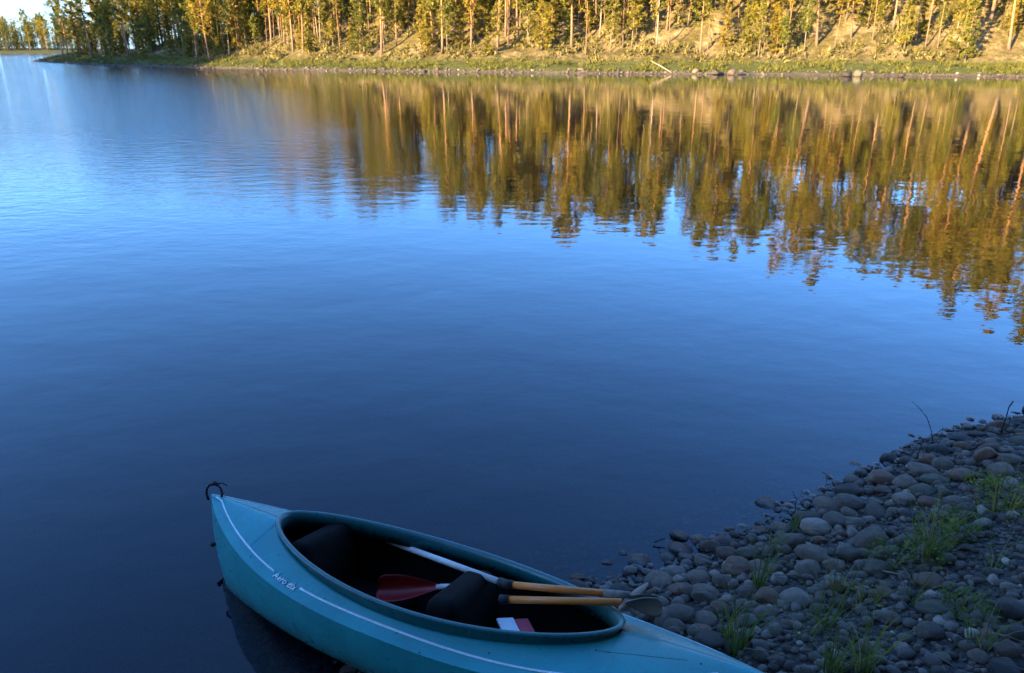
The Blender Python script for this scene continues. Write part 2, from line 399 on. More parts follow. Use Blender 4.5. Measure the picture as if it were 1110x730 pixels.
all_trees = []
def plant(kind, var, x, y, z, s):
    root = empty(NAME[kind], (x, y, z), (rng.uniform(-.03, .03), rng.uniform(-.03, .03), rng.uniform(0, 6.28)))
    root.scale = (s, s, s * rng.uniform(.93, 1.1))
    tm, cm = tree_meshes(kind, var, H0[kind][var])
    link(bpy.data.objects.new('trunk', tm), root); link(bpy.data.objects.new('crown', cm), root)
    all_trees.append((root, kind, Vector((x, y, z)))); return root
# candidate spots on the far bank, thinned by minimum spacing
def scatter(n, box, dmin, dlo, dhi, poly, taken):
    out = []; tries = 0
    P = np.column_stack([nr.uniform(box[0], box[1], n * 60), nr.uniform(box[2], box[3], n * 60)])
    d = sdist(P, poly); P = P[(d > dlo) & (d < dhi)]
    for p in P:
        if len(out) >= n: break
        if all((p[0] - q[0]) ** 2 + (p[1] - q[1]) ** 2 > dmin * dmin for q in taken): out.append(tuple(p)); taken.append(tuple(p))
    return out
taken = []
spots = []
for p in scatter(115, (-42, 78, 60, 140), 2.0, 7.5, 21, FAR, taken): spots.append((p, ('pine',) * 7 + ('birch', 'birch', 'spruce')))
for p in scatter(150, (-44, 86, 60, 150), 2.2, 20, 40, FAR, taken): spots.append((p, ('pine',) * 9 + ('spruce',)))
for p in scatter(165, (-42, 76, 60, 140), 1.1, 6.0, 20, FAR, taken): spots.append((p, ('young', 'young', 'young', 'birch', 'birch', 'spruce')))
for p in scatter(190, (-46, 78, 60, 140), .8, 6.8, 24, FAR, taken): spots.append((p, ('thin',)))
for p in scatter(75, (-90, -40, 100, 172), 2.1, 3.0, 26, FAR, taken): spots.append((p, ('pine',) * 6 + ('spruce', 'spruce', 'birch')))
for p in scatter(22, (-80, -40, 100, 150), 1.4, 3.0, 12, FAR, taken): spots.append((p, ('young', 'birch', 'spruce')))
Pz = far_z(np.array([s[0] for s in spots]))
for ((x, y), kinds), z in zip(spots, Pz):
    k = rng.choice(kinds); v = rng.randrange(len(H0[k]))
    if k == 'birch' and 'young' in kinds: v = rng.choice([1, 2, 2, 3])
    hs = float(np.interp(x, [-70, -40, -10, 30, 62], [.8, .82, .76, .78, 1.0])) if k in ('pine', 'thin') else 1
    hs *= .88 if k == 'pine' and 15 < x < 62 else 1
    plant(k, v, x, y, z - .1, rng.uniform(.82, 1.15) * hs)
taken2 = []
dsp = []
for _ in range(4000):
    if len(dsp) >= 95: break
    x, y = rng.uniform(-300, -130), rng.uniform(300, 420)
    e = math.hypot((x + 330) / 215., (y - 440) / 135.)
    if .6 < e < .945 and all((x - a) ** 2 + (y - b) ** 2 > 14 for a, b in dsp) and -.80 < x / y < -.5: dsp.append((x, y))
for (x, y), z in zip(dsp, distant_z(np.array(dsp))):
    k = rng.choice(('pine', 'pine', 'spruce', 'birch')); v = rng.randrange(len(H0[k])); plant(k, v, x, y, z - .3, rng.uniform(.8, 1.1) * (1.05 if k != 'pine' else .9))

# labels: every tree is told by its kind, the landmark of the shore below it, and its rank from the left there
KIND = {'pine': 'tall pine', 'thin': 'slender bare-stemmed pine', 'young': 'bushy young pine', 'spruce': 'dark spruce', 'birch': 'loose leafy birch'}
ZONES = [(-999, 62, 'on the distant shore across the bay', 0), (62, 135, 'on the dark tip of the shaded point', 1), (135, 265, 'on the shaded point', 1),
         (265, 330, 'where the sunlit bank meets the shade', 1), (330, 440, 'on the sunlit bank right of the shaded point', 1), (440, 540, 'on the sunlit bank short of the white boulder', 1), (540, 610, 'just left of the white boulder', 1),
         (610, 690, 'above the white boulder', 1), (690, 745, 'above the leaning fallen log', 1), (745, 830, 'above the blocky shoreline rocks', 1), (830, 900, 'right of the blocky shoreline rocks', 1), (900, 960, 'above the square greenish rock', 1),
         (960, 1030, 'just right of the square greenish rock', 1), (1030, 9999, 'at the right end of the sunlit bank', 1)]
bins = {}
for root, k, p in all_trees:
    px, py, d = to_px(p)
    hid = py < -6
    far_ = p.y > 260 and p.x < -100
    for i, (a, b, txt, _) in enumerate(ZONES):
        if far_ and i == 0 or (not far_ and i > 0 and (a <= px < b or (i == 1 and px < a))):
            bins.setdefault((i, k, hid), []).append((px, root)); break
for (i, k, hid), L in bins.items():
    L.sort(key=lambda q: q[0]); txt = ZONES[i][2]
    for j, (px, root) in enumerate(L):
        if hid:
            tag(root, '%s on the ridge top, its crown mirrored in the lake' % KIND[k], 'tree', '%s trees along the ridge top' % KIND[k])
        else:
            o = ORD[j] + KIND[k] + ' from the left ' if len(L) > 1 and j else ('leftmost ' + KIND[k] + ' ' if len(L) > 1 else 'only ' + KIND[k] + ' ')
            tag(root, (o + txt).strip(), 'tree', 'trees on the far shore')

# shading woods behind the photographer and on the headland, outside the picture: one mass
(tv, tf), (cv, cf, ct) = make_tree('pine', 16, 5, .55)
(tv2, tf2), (cv2, cf2, ct2) = make_tree('spruce', 14, 9, .6)
def wood(name, pts, label, zfun, scale=1.):
    Z = zfun(np.array(pts)); V = []; F3 = []; Tn = []; n0 = 0
    for (x, y), z in zip(pts, Z):
        cv_, cf_, ct_ = (cv, cf, ct) if rng.random() < .45 else (cv2, cf2, ct2)
        a = rng.uniform(0, 6.28); s = rng.uniform(1.0, 1.35) * scale; c_, s_ = math.cos(a) * s, math.sin(a) * s
        tvv = np.array(tv2 if cv_ is cv2 else tv); tff = tf2 if cv_ is cv2 else tf
        for vv, ff in ((cv_, cf_), (tvv, tff)):
            W = np.column_stack([vv[:, 0] * c_ - vv[:, 1] * s_ + x, vv[:, 0] * s_ + vv[:, 1] * c_ + y, vv[:, 2] * s + z])
            V.append(W)
            F3 += [tuple(q + n0 for q in f) for f in (ff.tolist() if isinstance(ff, np.ndarray) else ff)]
            Tn.append(ct_ if vv is cv_ else np.full(len(ff), .1)); n0 += len(W)
    o = mesh(name, np.concatenate(V), F3, M['spruce']); set_tone(o, np.concatenate(Tn))
    tag(o, label, 'wood', kind='stuff'); return o
tk = []
pts = scatter(320, (-125, -5, -75, 10), 2.3, 2.0, 40, NEAR, tk)
pts = [p for p in pts if p[0] < -9 and math.hypot(p[0], p[1]) > 14]
pts += [(4.5, -2.5), (7.5, .5), (9.5, 3.2), (2.2, -5.0), (-2.5, -6.5), (7.0, -4.5), (10.5, -1.5), (3.5, -8.5), (-6, -9)]
for _ in range(400):
    a = R(rng.uniform(75, 262)); r_ = rng.uniform(4.2, 14); q = (math.sin(a) * r_, math.cos(a) * r_)
    if len(pts) > 60000: break
    if all((q[0] - u[0]) ** 2 + (q[1] - u[1]) ** 2 > 3.2 for u in pts) and sdist(np.array([q]), NEAR)[0] > 3.0: pts.append(q)
wood('forest', pts, 'dense near-shore wood behind the photographer, casting the shade', lambda P: near_z(P, False))
hp = scatter(190, (-140, -78, 40, 116), 2.0, 1.0, 34, NEAR, tk)
hp = [p for p in hp if p[0] / p[1] < -.86]
wood('forest', hp, 'wooded headland beside the bay, casting shade on the point', lambda P: near_z(P, False), 1.08)

bp_ = scatter(130, (-45, 100, 75, 175), 2.6, 41, 60, FAR, tk)
wood('forest', bp_, 'mass of woodland on the ridge behind the sunlit trees', lambda P: far_z(P, False), .72)
ds_ = []
while len(ds_) < 220:
    x, y = rng.uniform(-380, -150), rng.uniform(315, 460)
    if math.hypot((x + 330) / 215., (y - 440) / 135.) < .92 and -.85 < x / y < -.45: ds_.append((x, y))
wood('forest', ds_, 'low wood on the distant shore across the bay', distant_z, .85)
pb_ = scatter(70, (-84, -38, 104, 175), 2.0, 9, 30, FAR, tk)
wood('forest', pb_, 'dark inner woodland of the shaded point', lambda P: far_z(P, False), .8)
# ------------------------------------------------------------------ far bank ground cover, log and rocks
def cover(name, n, box, dlo, dhi, hgt, mat, label, cat, k=5, patch=None, wide=1., up=.8):
    P = np.column_stack([nr.uniform(box[0], box[1], n * 14), nr.uniform(box[2], box[3], n * 14)])
    d = sdist(P, FAR); P = P[(d > dlo) & (d < dhi)][:n * 3]
    if patch: P = P[vnoise(P, patch, 1.7) > -.05]
    P = P[:n]; z = far_z(P); rg = np.random.RandomState(4); T = []; tn = []
    for (x, y), zz in zip(P, z):
        s = hgt * rg.uniform(.5, 1.3); T.append(tuft_tris((x, y, zz + s * .15), s, k, rg, .8, up, wide)); tn += list(np.clip(rg.uniform(.1, .9) + rg.normal(size=k) * .1, 0, 1))
    T = np.concatenate(T).reshape(-1, 3)
    o = mesh(name, T, np.arange(len(T)).reshape(-1, 3), mat); set_tone(o, tn); tag(o, label, cat, kind='stuff')
cover('grass', 13000, (-95, 82, 55, 172), .5, 5.0, .36, M['bank_grass'], 'green grass strip along the far waterline', 'grass', 8, .33, .28, 1.5)
cover('undergrowth', 8000, (-60, 82, 60, 150), 5.5, 24, .5, M['heath'], 'low heath and saplings on the sandy slope', 'undergrowth', 9, .22, .55, 1.0)

def shingle():
    bm = bmesh.new(); bmesh.ops.create_icosphere(bm, subdivisions=1, radius=1); bv = np.array([v.co[:] for v in bm.verts]); bf = np.array([[v.index for v in f.verts] for f in bm.faces]); bm.free()
    P = np.column_stack([nr.uniform(-95, 85, 60000), nr.uniform(55, 172, 60000)]); d = sdist(P, FAR); P = P[(d > -.35) & (d < 1.0)][:1500]; z = far_z(P); V = []; F = []; T = []
    for i, ((x, y), zz) in enumerate(zip(P, z)):
        r = rng.uniform(.07, .2) * (1.7 if rng.random() < .08 else 1); jit = 1 + nr.normal(size=(len(bv), 1)) * .13
        V.append(bv * jit * (r, r * rng.uniform(.6, 1), r * .65) + (x, y, zz + r * .2)); F.append(bf + i * len(bv)); T += [min(1, max(0, rng.gauss(.42, .2)))] * len(bf)
    o = mesh('gravel', np.concatenate(V), np.concatenate(F), M['gravel']); set_tone(o, T); tag(o, 'shingle lining the far waterline', 'gravel', kind='stuff')
shingle()
def rock_mesh(seed, sub=3, blocky=0.):
    bm = bmesh.new(); bmesh.ops.create_icosphere(bm, subdivisions=sub, radius=1)
    rg = np.random.RandomState(seed); off = Vector(rg.uniform(-50, 50, 3)); planes = [(Vector(rg.normal(size=3)).normalized(), rg.uniform(.62, .95)) for _ in range(7)]
    for v in bm.verts:
        p = v.co.normalized(); r = 1 + .2 * mnoise.noise(p * .9 + off) + .09 * mnoise.noise(p * 2.1 + off) + .025 * mnoise.noise(p * 5 + off)
        q = p * r
        for nrm, dd in planes:
            e = q.dot(nrm) - dd
            if e > 0: q -= nrm * e * (.62 + .35 * max(blocky, .9 if seed % 3 == 0 else 0))
        v.co = q
    me = bpy.data.meshes.new('stone'); bm.to_mesh(me); bm.free(); me.polygons.foreach_set('use_smooth', [True] * len(me.polygons))
    return me
def shore_rock(name, px, py, w, h, mat, label, seed, blocky=1.):
    p = at(px, py, .15); d = (p - cam.location).length; s = w * d / FPX / 2; sz = h * d / FPX / 2
    me = rock_mesh(seed, 3, blocky).copy(); me.materials.append(M[mat])
    o = link(bpy.data.objects.new(name, me)); o.location = (p.x, p.y, .05 + sz * .5); o.scale = (s, s * .8, sz * 1.1); o.rotation_euler = (0, 0, rng.uniform(0, 6))
    tag(o, label, 'rock', 'rocks along the far waterline')
shore_rock('boulder', 646, 75, 13, 10, 'stone_pale', 'white boulder standing in the grass at the far shore', 301)
shore_rock('boulder', 632, 76, 7, 6, 'stone_grey', 'smaller grey boulder left of the white boulder', 302)
shore_rock('shore_rock', 754, 79, 9, 6, 'stone_green', 'leftmost small rock of the blocky waterline rocks', 303)
shore_rock('shore_rock', 776, 79.5, 10, 6, 'stone_dark', 'low dark block in the middle of the waterline rocks', 304)
shore_rock('shore_rock', 793, 80, 9, 7, 'stone_grey', 'squarish grey block rightmost of the waterline rocks', 305)
shore_rock('shore_rock', 918, 81.5, 11, 6, 'stone_dark', 'low dark rock left of the square rock', 306)
shore_rock('shore_rock', 930, 81.5, 10, 8, 'stone_green', 'square greenish rock at the far waterline', 307)
shore_rock('shore_rock', 977, 82, 9, 5, 'stone_dark', 'small dark rock at the waterline right of the square greenish rock', 308)
a, b_ = at(728, 79.5, .1), at(708, 66, .1); a = Vector((a.x, a.y, .15)); q = Vector((a.x - 1.9, a.y + 2.0, 1.25))
lg = MB().tube([a, a.lerp(q, .5) + Vector((0, 0, .06)), q], [.07, .06, .035], 8).tube([a.lerp(q, .6), a.lerp(q, .75) + Vector((.3, -.1, .35))], [.03, .01], 5).build('fallen_log', M['log'])
tag(lg, 'bleached fallen log leaning down the grass into the far water', 'log')

# ------------------------------------------------------------------ kayak
KX, KY, YAW, TILT, ROLL, KL = -1.6214, 3.3394, -.4961, .0434, -.1944, 2.88
kayak = empty('kayak', (KX, KY, 0), (ROLL, -TILT, YAW))
tag(kayak, 'teal two-seat kayak with white pinstripes, pulled up on the stones', 'kayak')
K = Matrix.Translation((KX, KY, 0)) @ Matrix.Rotation(YAW, 4, 'Z') @ Matrix.Rotation(-TILT, 4, 'Y') @ Matrix.Rotation(ROLL, 4, 'X')
Ki = K.inverted()
def loc_at(px, py, w):
    """where the sight line through a photo pixel meets the kayak's own level w"""
    o = Ki @ Vector((0, 0, CAM_H)); d = (Ki.to_3x3() @ (at(px, py, 0) - Vector((0, 0, CAM_H))))
    return o + d * ((w - o.z) / d.z)
UC0, CL, CW, SKEW, RP = .5128, 1.80, .3124, .9868, .5345
LF = 2.8054
def eff(u): return u if u < 1.6 else 1.6 + (u - 1.6) * (LF - 1.6) / (KL - 1.6)
def beam(u): return max(.007, .3857 * max(0, 1 - abs(1 - 2 * eff(u) / LF) ** 2.4471) ** .9249)
def sheer(u):
    t = abs(1 - 2 * eff(u) / LF); return .2561 + (.4047 - .2561) * t ** 2.5
def keel(u):
    e = eff(u) / LF
    return -.085 + .5 * max(0, (.075 - e) / .075) ** 2.2 * .55 + (.36 * max(0, (e - .88) / .12) ** 2)
def rim_half(u):
    s = min(max((u - UC0) / CL, 0), 1); return CW * max(0, math.sin(math.pi * s ** SKEW)) ** RP
def rim_h(u):
    s = (u - UC0) / CL; return .368 + .057 * (2 * s - 1) ** 2
def inner(u):
    hi = .425 - .03
    if u <= UC0:
        t = u / UC0; return 0., .4047 + (hi - .4047) * t + .004 * math.sin(math.pi * t)
    if u >= UC0 + CL:
        t = (u - UC0 - CL) / (KL - UC0 - CL); return 0., hi + (.4047 - hi) * t + .012 * math.sin(math.pi * t)
    s_ = (u - UC0) / CL; return max(0, rim_half(u) - .014), rim_h(u) - .03 - .03 * math.sin(math.pi * s_) ** .5
def deck_g(u, r):
    k = min(1, inner(u)[0] / beam(u) / .6); return (1 - k) * (1 - (1 - r) ** 1.45) + k * r ** 1.25
def deck_w(u, v):
    vi, wi = inner(u); b = beam(u); r = min(max((b - abs(v)) / max(b - vi, 1e-4), 0), 1)
    return sheer(u) + (wi - sheer(u)) * deck_g(u, r)
us = list(np.linspace(0, .12, 8)) + list(np.linspace(.15, UC0 - .01, 14)) + [UC0 + CL * (1 - math.cos(math.pi * t)) / 2 for t in np.linspace(0, 1, 70)] + list(np.linspace(UC0 + CL + .01, KL, 26))
def hull_half(u, t):   # t 0 at the seam .. 1 at the keel
    b, s, k = beam(u), sheer(u), keel(u)
    a = t * math.pi / 2
    return b * (math.cos(a) ** .62) * (1 - .06 * math.sin(math.pi * t)), s - (s - k) * (math.sin(a) ** .95)
NH, ND = 12, 12
V, F = [], []
for u in us:
    vi, wi = inner(u); b = beam(u)
    row = []
    for j in range(ND + 1):
        r = 1 - j / ND; v = b + (vi - b) * r; row.append((v, sheer(u) + (wi - sheer(u)) * deck_g(u, r)))
    for j in range(1, NH + 1): row.append(hull_half(u, j / NH))
    full = [(-v, w) for v, w in row] + [(v, w) for v, w in reversed(row[:-1])]
    V += [(u + (.022 * max(0, (sheer(u) - w) / .4) if u < .2 else 0), v, w) for v, w in full]
nrow = len(full)
for i in range(len(us) - 1):
    for j in range(nrow - 1):
        F.append((i * nrow + j, i * nrow + j + 1, (i + 1) * nrow + j + 1, (i + 1) * nrow + j))
for i in (0, len(us) - 1): F.append(tuple(i * nrow + j for j in range(nrow)))

def plastic_mat(name='teal_plastic', k=1.):
    m, nt, b = new_mat(name); v = coords(nt)
    n = noise(nt, v, 5, 6, .6); fine = noise(nt, coords(nt, (1, 3.5, 3)), 45, 5, .7)
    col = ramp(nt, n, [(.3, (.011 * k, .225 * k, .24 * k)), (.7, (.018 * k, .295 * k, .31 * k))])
    s = N(nt, 'ShaderNodeSeparateXYZ'); nt.links.new(v, s.inputs[0])
    # dried mud and algae film where the bow is handled, scuffs in the plastic
    du = math_n(nt, 'SUBTRACT', s.outputs[0], 2.44); dv = math_n(nt, 'SUBTRACT', s.outputs[1], .02)
    rr = math_n(nt, 'SQRT', math_n(nt, 'ADD', math_n(nt, 'POWER', math_n(nt, 'ABSOLUTE', du), 2.0), math_n(nt, 'MULTIPLY', math_n(nt, 'POWER', math_n(nt, 'ABSOLUTE', dv), 2.0), 3.0)))
    film = math_n(nt, 'MULTIPLY', remap(nt, math_n(nt, 'ADD', rr, math_n(nt, 'MULTIPLY', n, .3)), .52, .2), .42)
    col = mix(nt, film, col, (.21, .23, .15))
    col = mix(nt, remap(nt, fine, .62, .76, 0, .35), col, (.08, .33, .32))
    streak = noise(nt, coords(nt, (2.2, 60, 60)), 1.6, 4, .7)                      # long rubbing marks along the hull
    col = mix(nt, remap(nt, streak, .60, .72, 0, .30), col, (.10, .38, .42))
    grime = noise(nt, v, 9, 7, .75)
    col = mix(nt, remap(nt, grime, .56, .74, 0, .38), col, (.06, .105, .095))
    splash = remap(nt, math_n(nt, 'ADD', s.outputs[2], math_n(nt, 'MULTIPLY', grime, .14)), .19, .05, 0, .55)
    col = mix(nt, splash, col, (.05, .075, .06))
    nt.links.new(col, b.inputs['Base Color'])
    nt.links.new(remap(nt, noise(nt, v, 18, 4), .3, .7, .22, .44), b.inputs['Roughness'])
    bump(nt, b, n, .04, .01)
    return m
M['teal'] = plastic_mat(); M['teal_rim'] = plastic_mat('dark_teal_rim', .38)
M['white_line'] = plain('white_vinyl', (.62, .70, .74), .5, .08, 60, 0)
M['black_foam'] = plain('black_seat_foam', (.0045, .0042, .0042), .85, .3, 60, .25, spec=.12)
M['black_rubber'] = plain('black_rope', (.006, .006, .007), .7, .3, 80, .4)
body = mesh('hull', V, F, M['teal'], kayak, True)
body.data.set_sharp_from_angle(angle=R(28))
sol = body.modifiers.new('thickness', 'SOLIDIFY'); sol.thickness = .005; sol.offset = 0
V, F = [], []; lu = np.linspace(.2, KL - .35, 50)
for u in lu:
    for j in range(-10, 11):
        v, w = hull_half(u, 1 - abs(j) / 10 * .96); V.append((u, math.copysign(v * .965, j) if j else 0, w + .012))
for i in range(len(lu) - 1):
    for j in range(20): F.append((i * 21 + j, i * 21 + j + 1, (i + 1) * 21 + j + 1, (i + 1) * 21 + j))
lin = mesh('shade_liner', V, F, M['black_foam'], kayak, True); sl = lin.modifiers.new('thickness', 'SOLIDIFY'); sl.thickness = .004; sl.offset = 0  # added black sheet over the teal hull, stands in for cockpit shade
# coaming: lip and wall swept round the cockpit
NP = 160
path = []
for i in range(NP):
    a = 2 * math.pi * i / NP; s = (1 - math.cos(a)) / 2; u = UC0 + CL * s
    h = rim_half(u) if 1e-6 < s < 1 - 1e-6 else 0.; path.append((u, math.copysign(h, math.sin(a)) if abs(math.sin(a)) > 1e-6 else 0., rim_h(u)))
# resample evenly along the loop
P3 = np.array(path + path[:1]); seg = np.r_[0, np.cumsum(np.linalg.norm(np.diff(P3, axis=0), axis=1))]
tt = np.linspace(0, seg[-1], 181)[:-1]; ring = np.column_stack([np.interp(tt, seg, P3[:, k]) for k in range(3)])
for _ in range(3): ring = (np.roll(ring, 1, 0) + ring * 2 + np.roll(ring, -1, 0)) / 4
tang = np.roll(ring, -1, 0) - np.roll(ring, 1, 0); nrm = np.column_stack([tang[:, 1], -tang[:, 0]]); nrm /= np.linalg.norm(nrm, axis=1)[:, None]
cen = ring[:, :2].mean(0)
if ((ring[:, :2] - cen) * nrm).sum() < 0: nrm = -nrm
prof = [(-.020, -.075), (-.018, -.012), (-.014, -.002), (-.008, .004), (0, .006), (.007, .004), (.011, -.002), (.009, -.008), (.003, -.012), (-.005, -.013), (-.010, -.02), (-.010, -.066), (-.016, -.07)]
V, F = [], []; m = len(prof)
for p, n_ in zip(ring, nrm):
    for a, b in prof: V.append((p[0] + n_[0] * a, p[1] + n_[1] * a, p[2] + b))
for i in range(len(ring)):
    i2 = (i + 1) % len(ring)
    for j in range(m):
        j2 = (j + 1) % m; F.append((i * m + j, i2 * m + j, i2 * m + j2, i * m + j2))
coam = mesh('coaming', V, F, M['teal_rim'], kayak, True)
# pinstripes laid on the deck
def strip(name, u0, u1, side, off=.05, wd=.0085, mat='white_line', lift=.0045, n=60):
    V, F = [], []
    for i in range(n + 1):
        u = u0 + (u1 - u0) * i / n; b = beam(u); c = max(b - off, b * .35)
        for q in (-wd / 2, wd / 2):
            v = c + q; V.append((u, side * v, deck_w(u, v) + lift))
        if i: F.append((2 * i - 2, 2 * i - 1, 2 * i + 1, 2 * i))
    o = mesh(name, V, F, M[mat], kayak, True); s = o.modifiers.new('thickness', 'SOLIDIFY'); s.thickness = .0016; s.offset = 0
    return o
strip('pinstripe', .05, .742, -1); strip('pinstripe', .925, 2.7, -1); strip('pinstripe', .05, 2.7, 1)
# lettering in the gap of the near stripe
def lettering(txt, u0, size, off, width):
    cu = bpy.data.curves.new('lettering', 'FONT'); cu.body = txt; cu.size = size; cu.shear = .25; cu.offset = .0012; cu.resolution_u = 3
    t = bpy.data.objects.new('t', cu); C.objects.link(t); dg = bpy.context.evaluated_depsgraph_get(); dg.update()
    me = bpy.data.meshes.new_from_object(t.evaluated_get(dg)); bpy.data.objects.remove(t)
    k = width / max(v.co.x for v in me.vertices)
    for v in me.vertices:
        u = u0 + v.co.x * k; c = beam(u) - off - v.co.y * k * .95; v.co = (u, -c, deck_w(u, c) + .0055)
    me.materials.clear(); me.materials.append(M['white_line'])
    o = bpy.data.objects.new('lettering', me); link(o, kayak); s = o.modifiers.new('thickness', 'SOLIDIFY'); s.thickness = .0014; s.offset = 0
lettering('Aero dlx', .752, .05, .028, .163)
# carry loop at the stern tip
lp = [(-.012, -.012, .375), (-.024, -.014, .405), (-.024, -.012, .435), (-.005, -.004, .462), (.03, .004, .468), (.058, .008, .452), (.07, .008, .425), (.068, .004, .402)]
loop = MB().tube(lp, .0065, 8).build('carry_loop', M['black_rubber'], kayak)
kn = MB().tube([(.0, -.006, .462), (.02, .002, .473), (.042, .006, .466)], [.009, .014, .010], 8).tube([(.03, .006, .472), (.06, .02, .476), (.08, .03, .462)], .003, 5)
kn.build('knot', M['black_rubber'], loop)
MB().tube([(.018, -.024, .13), (.018, .024, .13)], .012, 8).build('drain_plug', M['black_rubber'], kayak)
# moulded crease lines and small fittings on the bow deck and along the rim
def crease(pts, r=.0035):
    MB().tube([(u, v, deck_w(u, v) + .001) for u, v in pts], r, 6).build('deck_crease', M['black_rubber'], kayak)
def uv(px, py, w=.35):
    for _ in range(12):
        p = loc_at(px, py, w); w = deck_w(min(max(p.x, .01), KL - .02), p.y)
    return (p.x, p.y)
crease([uv(645 + 100 * t, 706 + 10.5 * t) for t in np.linspace(0, 1, 12)], .0022)
for px, py in ((272, 604), (455, 708), (588, 688), (760, 720), (598, 697)):
    u, v = uv(px, py); b = bmesh.new(); bmesh.ops.create_uvsphere(b, u_segments=10, v_segments=6, radius=.006, matrix=Matrix.Translation((u, v, deck_w(u, v))) @ Matrix.Diagonal((1, 1, .6, 1)))
    from_bm('rivet', b, M['black_rubber'], kayak)
# seats
def pad(name, c, size, rot, mat, r=.045, parent=kayak, taper=0.):
    bm = bmesh.new(); bmesh.ops.create_cube(bm, size=1)
    for v in bm.verts:
        k = 1 - taper * (v.co.z + .5)
        v.co = Vector((v.co.x * size[0], v.co.y * size[1] * k, v.co.z * size[2]))
    bmesh.ops.bevel(bm, geom=list(bm.edges), offset=r, offset_type='OFFSET', segments=5, profile=.55, affect='EDGES')
    bmesh.ops.transform(bm, matrix=Matrix.Translation(c) @ Matrix.Rotation(rot, 4, 'Y'), verts=bm.verts)
    return from_bm(name, bm, mat, parent)
for ub, vb, wb, th, hz in ((.75, .04, .38, .14, .215), (1.60, -.005, .40, .16, .215)):
    pad('backrest', (ub, vb, hz), (th, wb, .32), -.2, M['black_foam'], .055, taper=.06)
    pad('seat', (ub + .24, .0, .06), (.44, .42, .08), -.06, M['black_foam'], .03)
for s in (-1, 1): MB().tube([(1.66, s * .19, .22), (1.44, s * .29, .24)], .008, 6).build('strap', M['black_rubber'], kayak)
pad('foot_brace', (2.10, -.02, .12), (.03, .2, .22), -.2, M['teal'], .012)
for i in range(6, 180, 18):
    p, n_ = ring[i], nrm[i]; b = bmesh.new(); bmesh.ops.create_uvsphere(b, u_segments=8, v_segments=5, radius=.0045, matrix=Matrix.Translation((p[0] + n_[0] * .030, p[1] + n_[1] * .030, deck_w(min(max(p[0] + n_[0] * .03, .01), KL), p[1] + n_[1] * .03))))
    from_bm('screw', b, M['black_rubber'], kayak)
# clear bungee whisker at the stern end of the cockpit
p0 = loc_at(327, 563, .38); MB().tube([p0, p0 + Vector((-.005, .0, .02)), p0 + Vector((-.012, .004, .034)), p0 + Vector((-.022, .004, .03))], .0018, 5).build('cord_end', M['white_line'], kayak)

# ------------------------------------------------------------------ things lying in the kayak
M['ash'] = plain('varnished_ash', (.66, .19, .03), .4, .18, 14, .05)
M['alu'] = plain('pale_aluminium', (.55, .53, .5), .45, .1, 30, .03)
M['red'] = plain('red_blade', (.26, .007, .008), .4, .15, 20, .05)
M['sleeve'] = plain('worn_grey_sleeve', (.15, .125, .10), .7, .4, 50, .3)
M['blade_wood'] = plain('weathered_blade', (.20, .135, .085), .6, .25, 9, .12)
M['blade_dark'] = plain('wet_grey_blade', (.13, .092, .068), .55, .4, 9, .2)
M['pink'] = plain('pink_card', (.50, .035, .06), .6, .08, 40, 0)
M['paper'] = plain('white_card', (.75, .77, .80), .7, .05, 40, 0)
def held(name, center, label, cat, group=None):
    o = empty(name, K @ Vector(center), (ROLL, -TILT, YAW)); return tag(o, label, cat, group)
def shaft(o, c, a, b, r, mat, name='shaft', n=12):
    c = Vector(c); return MB().tube([Vector(a) - c, Vector(b) - c], r, n).build(name, mat, o)
def spoon(o, c, base, direction, side, L, W, mat, cup=.03, th=.008, name='blade'):
    """paddle blade: shaft end at base, running along direction, widening along side, cupped"""
    c = Vector(c); d = Vector(direction).normalized(); s = Vector(side); s = (s - d * s.dot(d)).normalized(); n = d.cross(s)
    NU, NV = 18, 12; V, F = [], []
    for face in (1, -1):
        for i in range(NU + 1):
            t = i / NU; wd = W * (.16 + .84 * math.sin(min(1, t * 1.35) * math.pi / 2) ** 1.3) * (1 if t < .82 else math.sqrt(max(0.02, 1 - ((t - .82) / .19) ** 2)))
            for j in range(NV + 1):
                q = j / NV * 2 - 1
                z = cup * (q * q) * (wd / W) + cup * .8 * (t * t)
                thick = th * (1 - .75 * q * q) * (1 - .5 * t) + (.012 * max(0, 1 - t * 2.5)) * (1 - q * q)
                V.append(tuple(Vector(base) - c + d * (t * L) + s * (q * wd / 2) + n * (z + face * thick / 2)))
    o2 = (NU + 1) * (NV + 1)
    for i in range(NU):
        for j in range(NV):
            a = i * (NV + 1) + j; F.append((a, a + 1, a + NV + 2, a + NV + 1)); F.append((o2 + a + NV + 1, o2 + a + NV + 2, o2 + a + 1, o2 + a))
    for i in range(NU):
        for j in (0, NV):
            a = i * (NV + 1) + j; q4 = (a, a + NV + 1, o2 + a + NV + 1, o2 + a); F.append(q4 if j == 0 else q4[::-1])
    for i in (0, NU):
        for j in range(NV):
            a = i * (NV + 1) + j; q4 = (a, a + 1, o2 + a + 1, o2 + a); F.append(q4[::-1] if i == 0 else q4)
    return mesh(name, V, F, mat, o, True)
# upper wooden paddle, grey sleeve over its bow end
A0, A1, A2 = loc_at(553, 634, .40), loc_at(655, 643.5, .455), loc_at(683, 646.5, .47)
cA = A0.lerp(A2, .5)
pa = held('wooden_paddle', cA, 'upper orange wooden paddle with a grey sleeve at its bow end', 'paddle', 'wooden paddles across the bow')
shaft(pa, cA, A0, A1, .0155, M['ash']); shaft(pa, cA, A1, A2, .0185, M['sleeve'], 'sleeve')
shaft(pa, cA, A0 - (A1 - A0).normalized() * .035, A0 + (A1 - A0).normalized() * .012, .020, M['black_rubber'], 'ferrule')
spoon(pa, cA, A2, A2 - A1 + Vector((.1, .06, -.02)), Vector((0, -.1, .98)), .12, .08, M['sleeve'], .02)
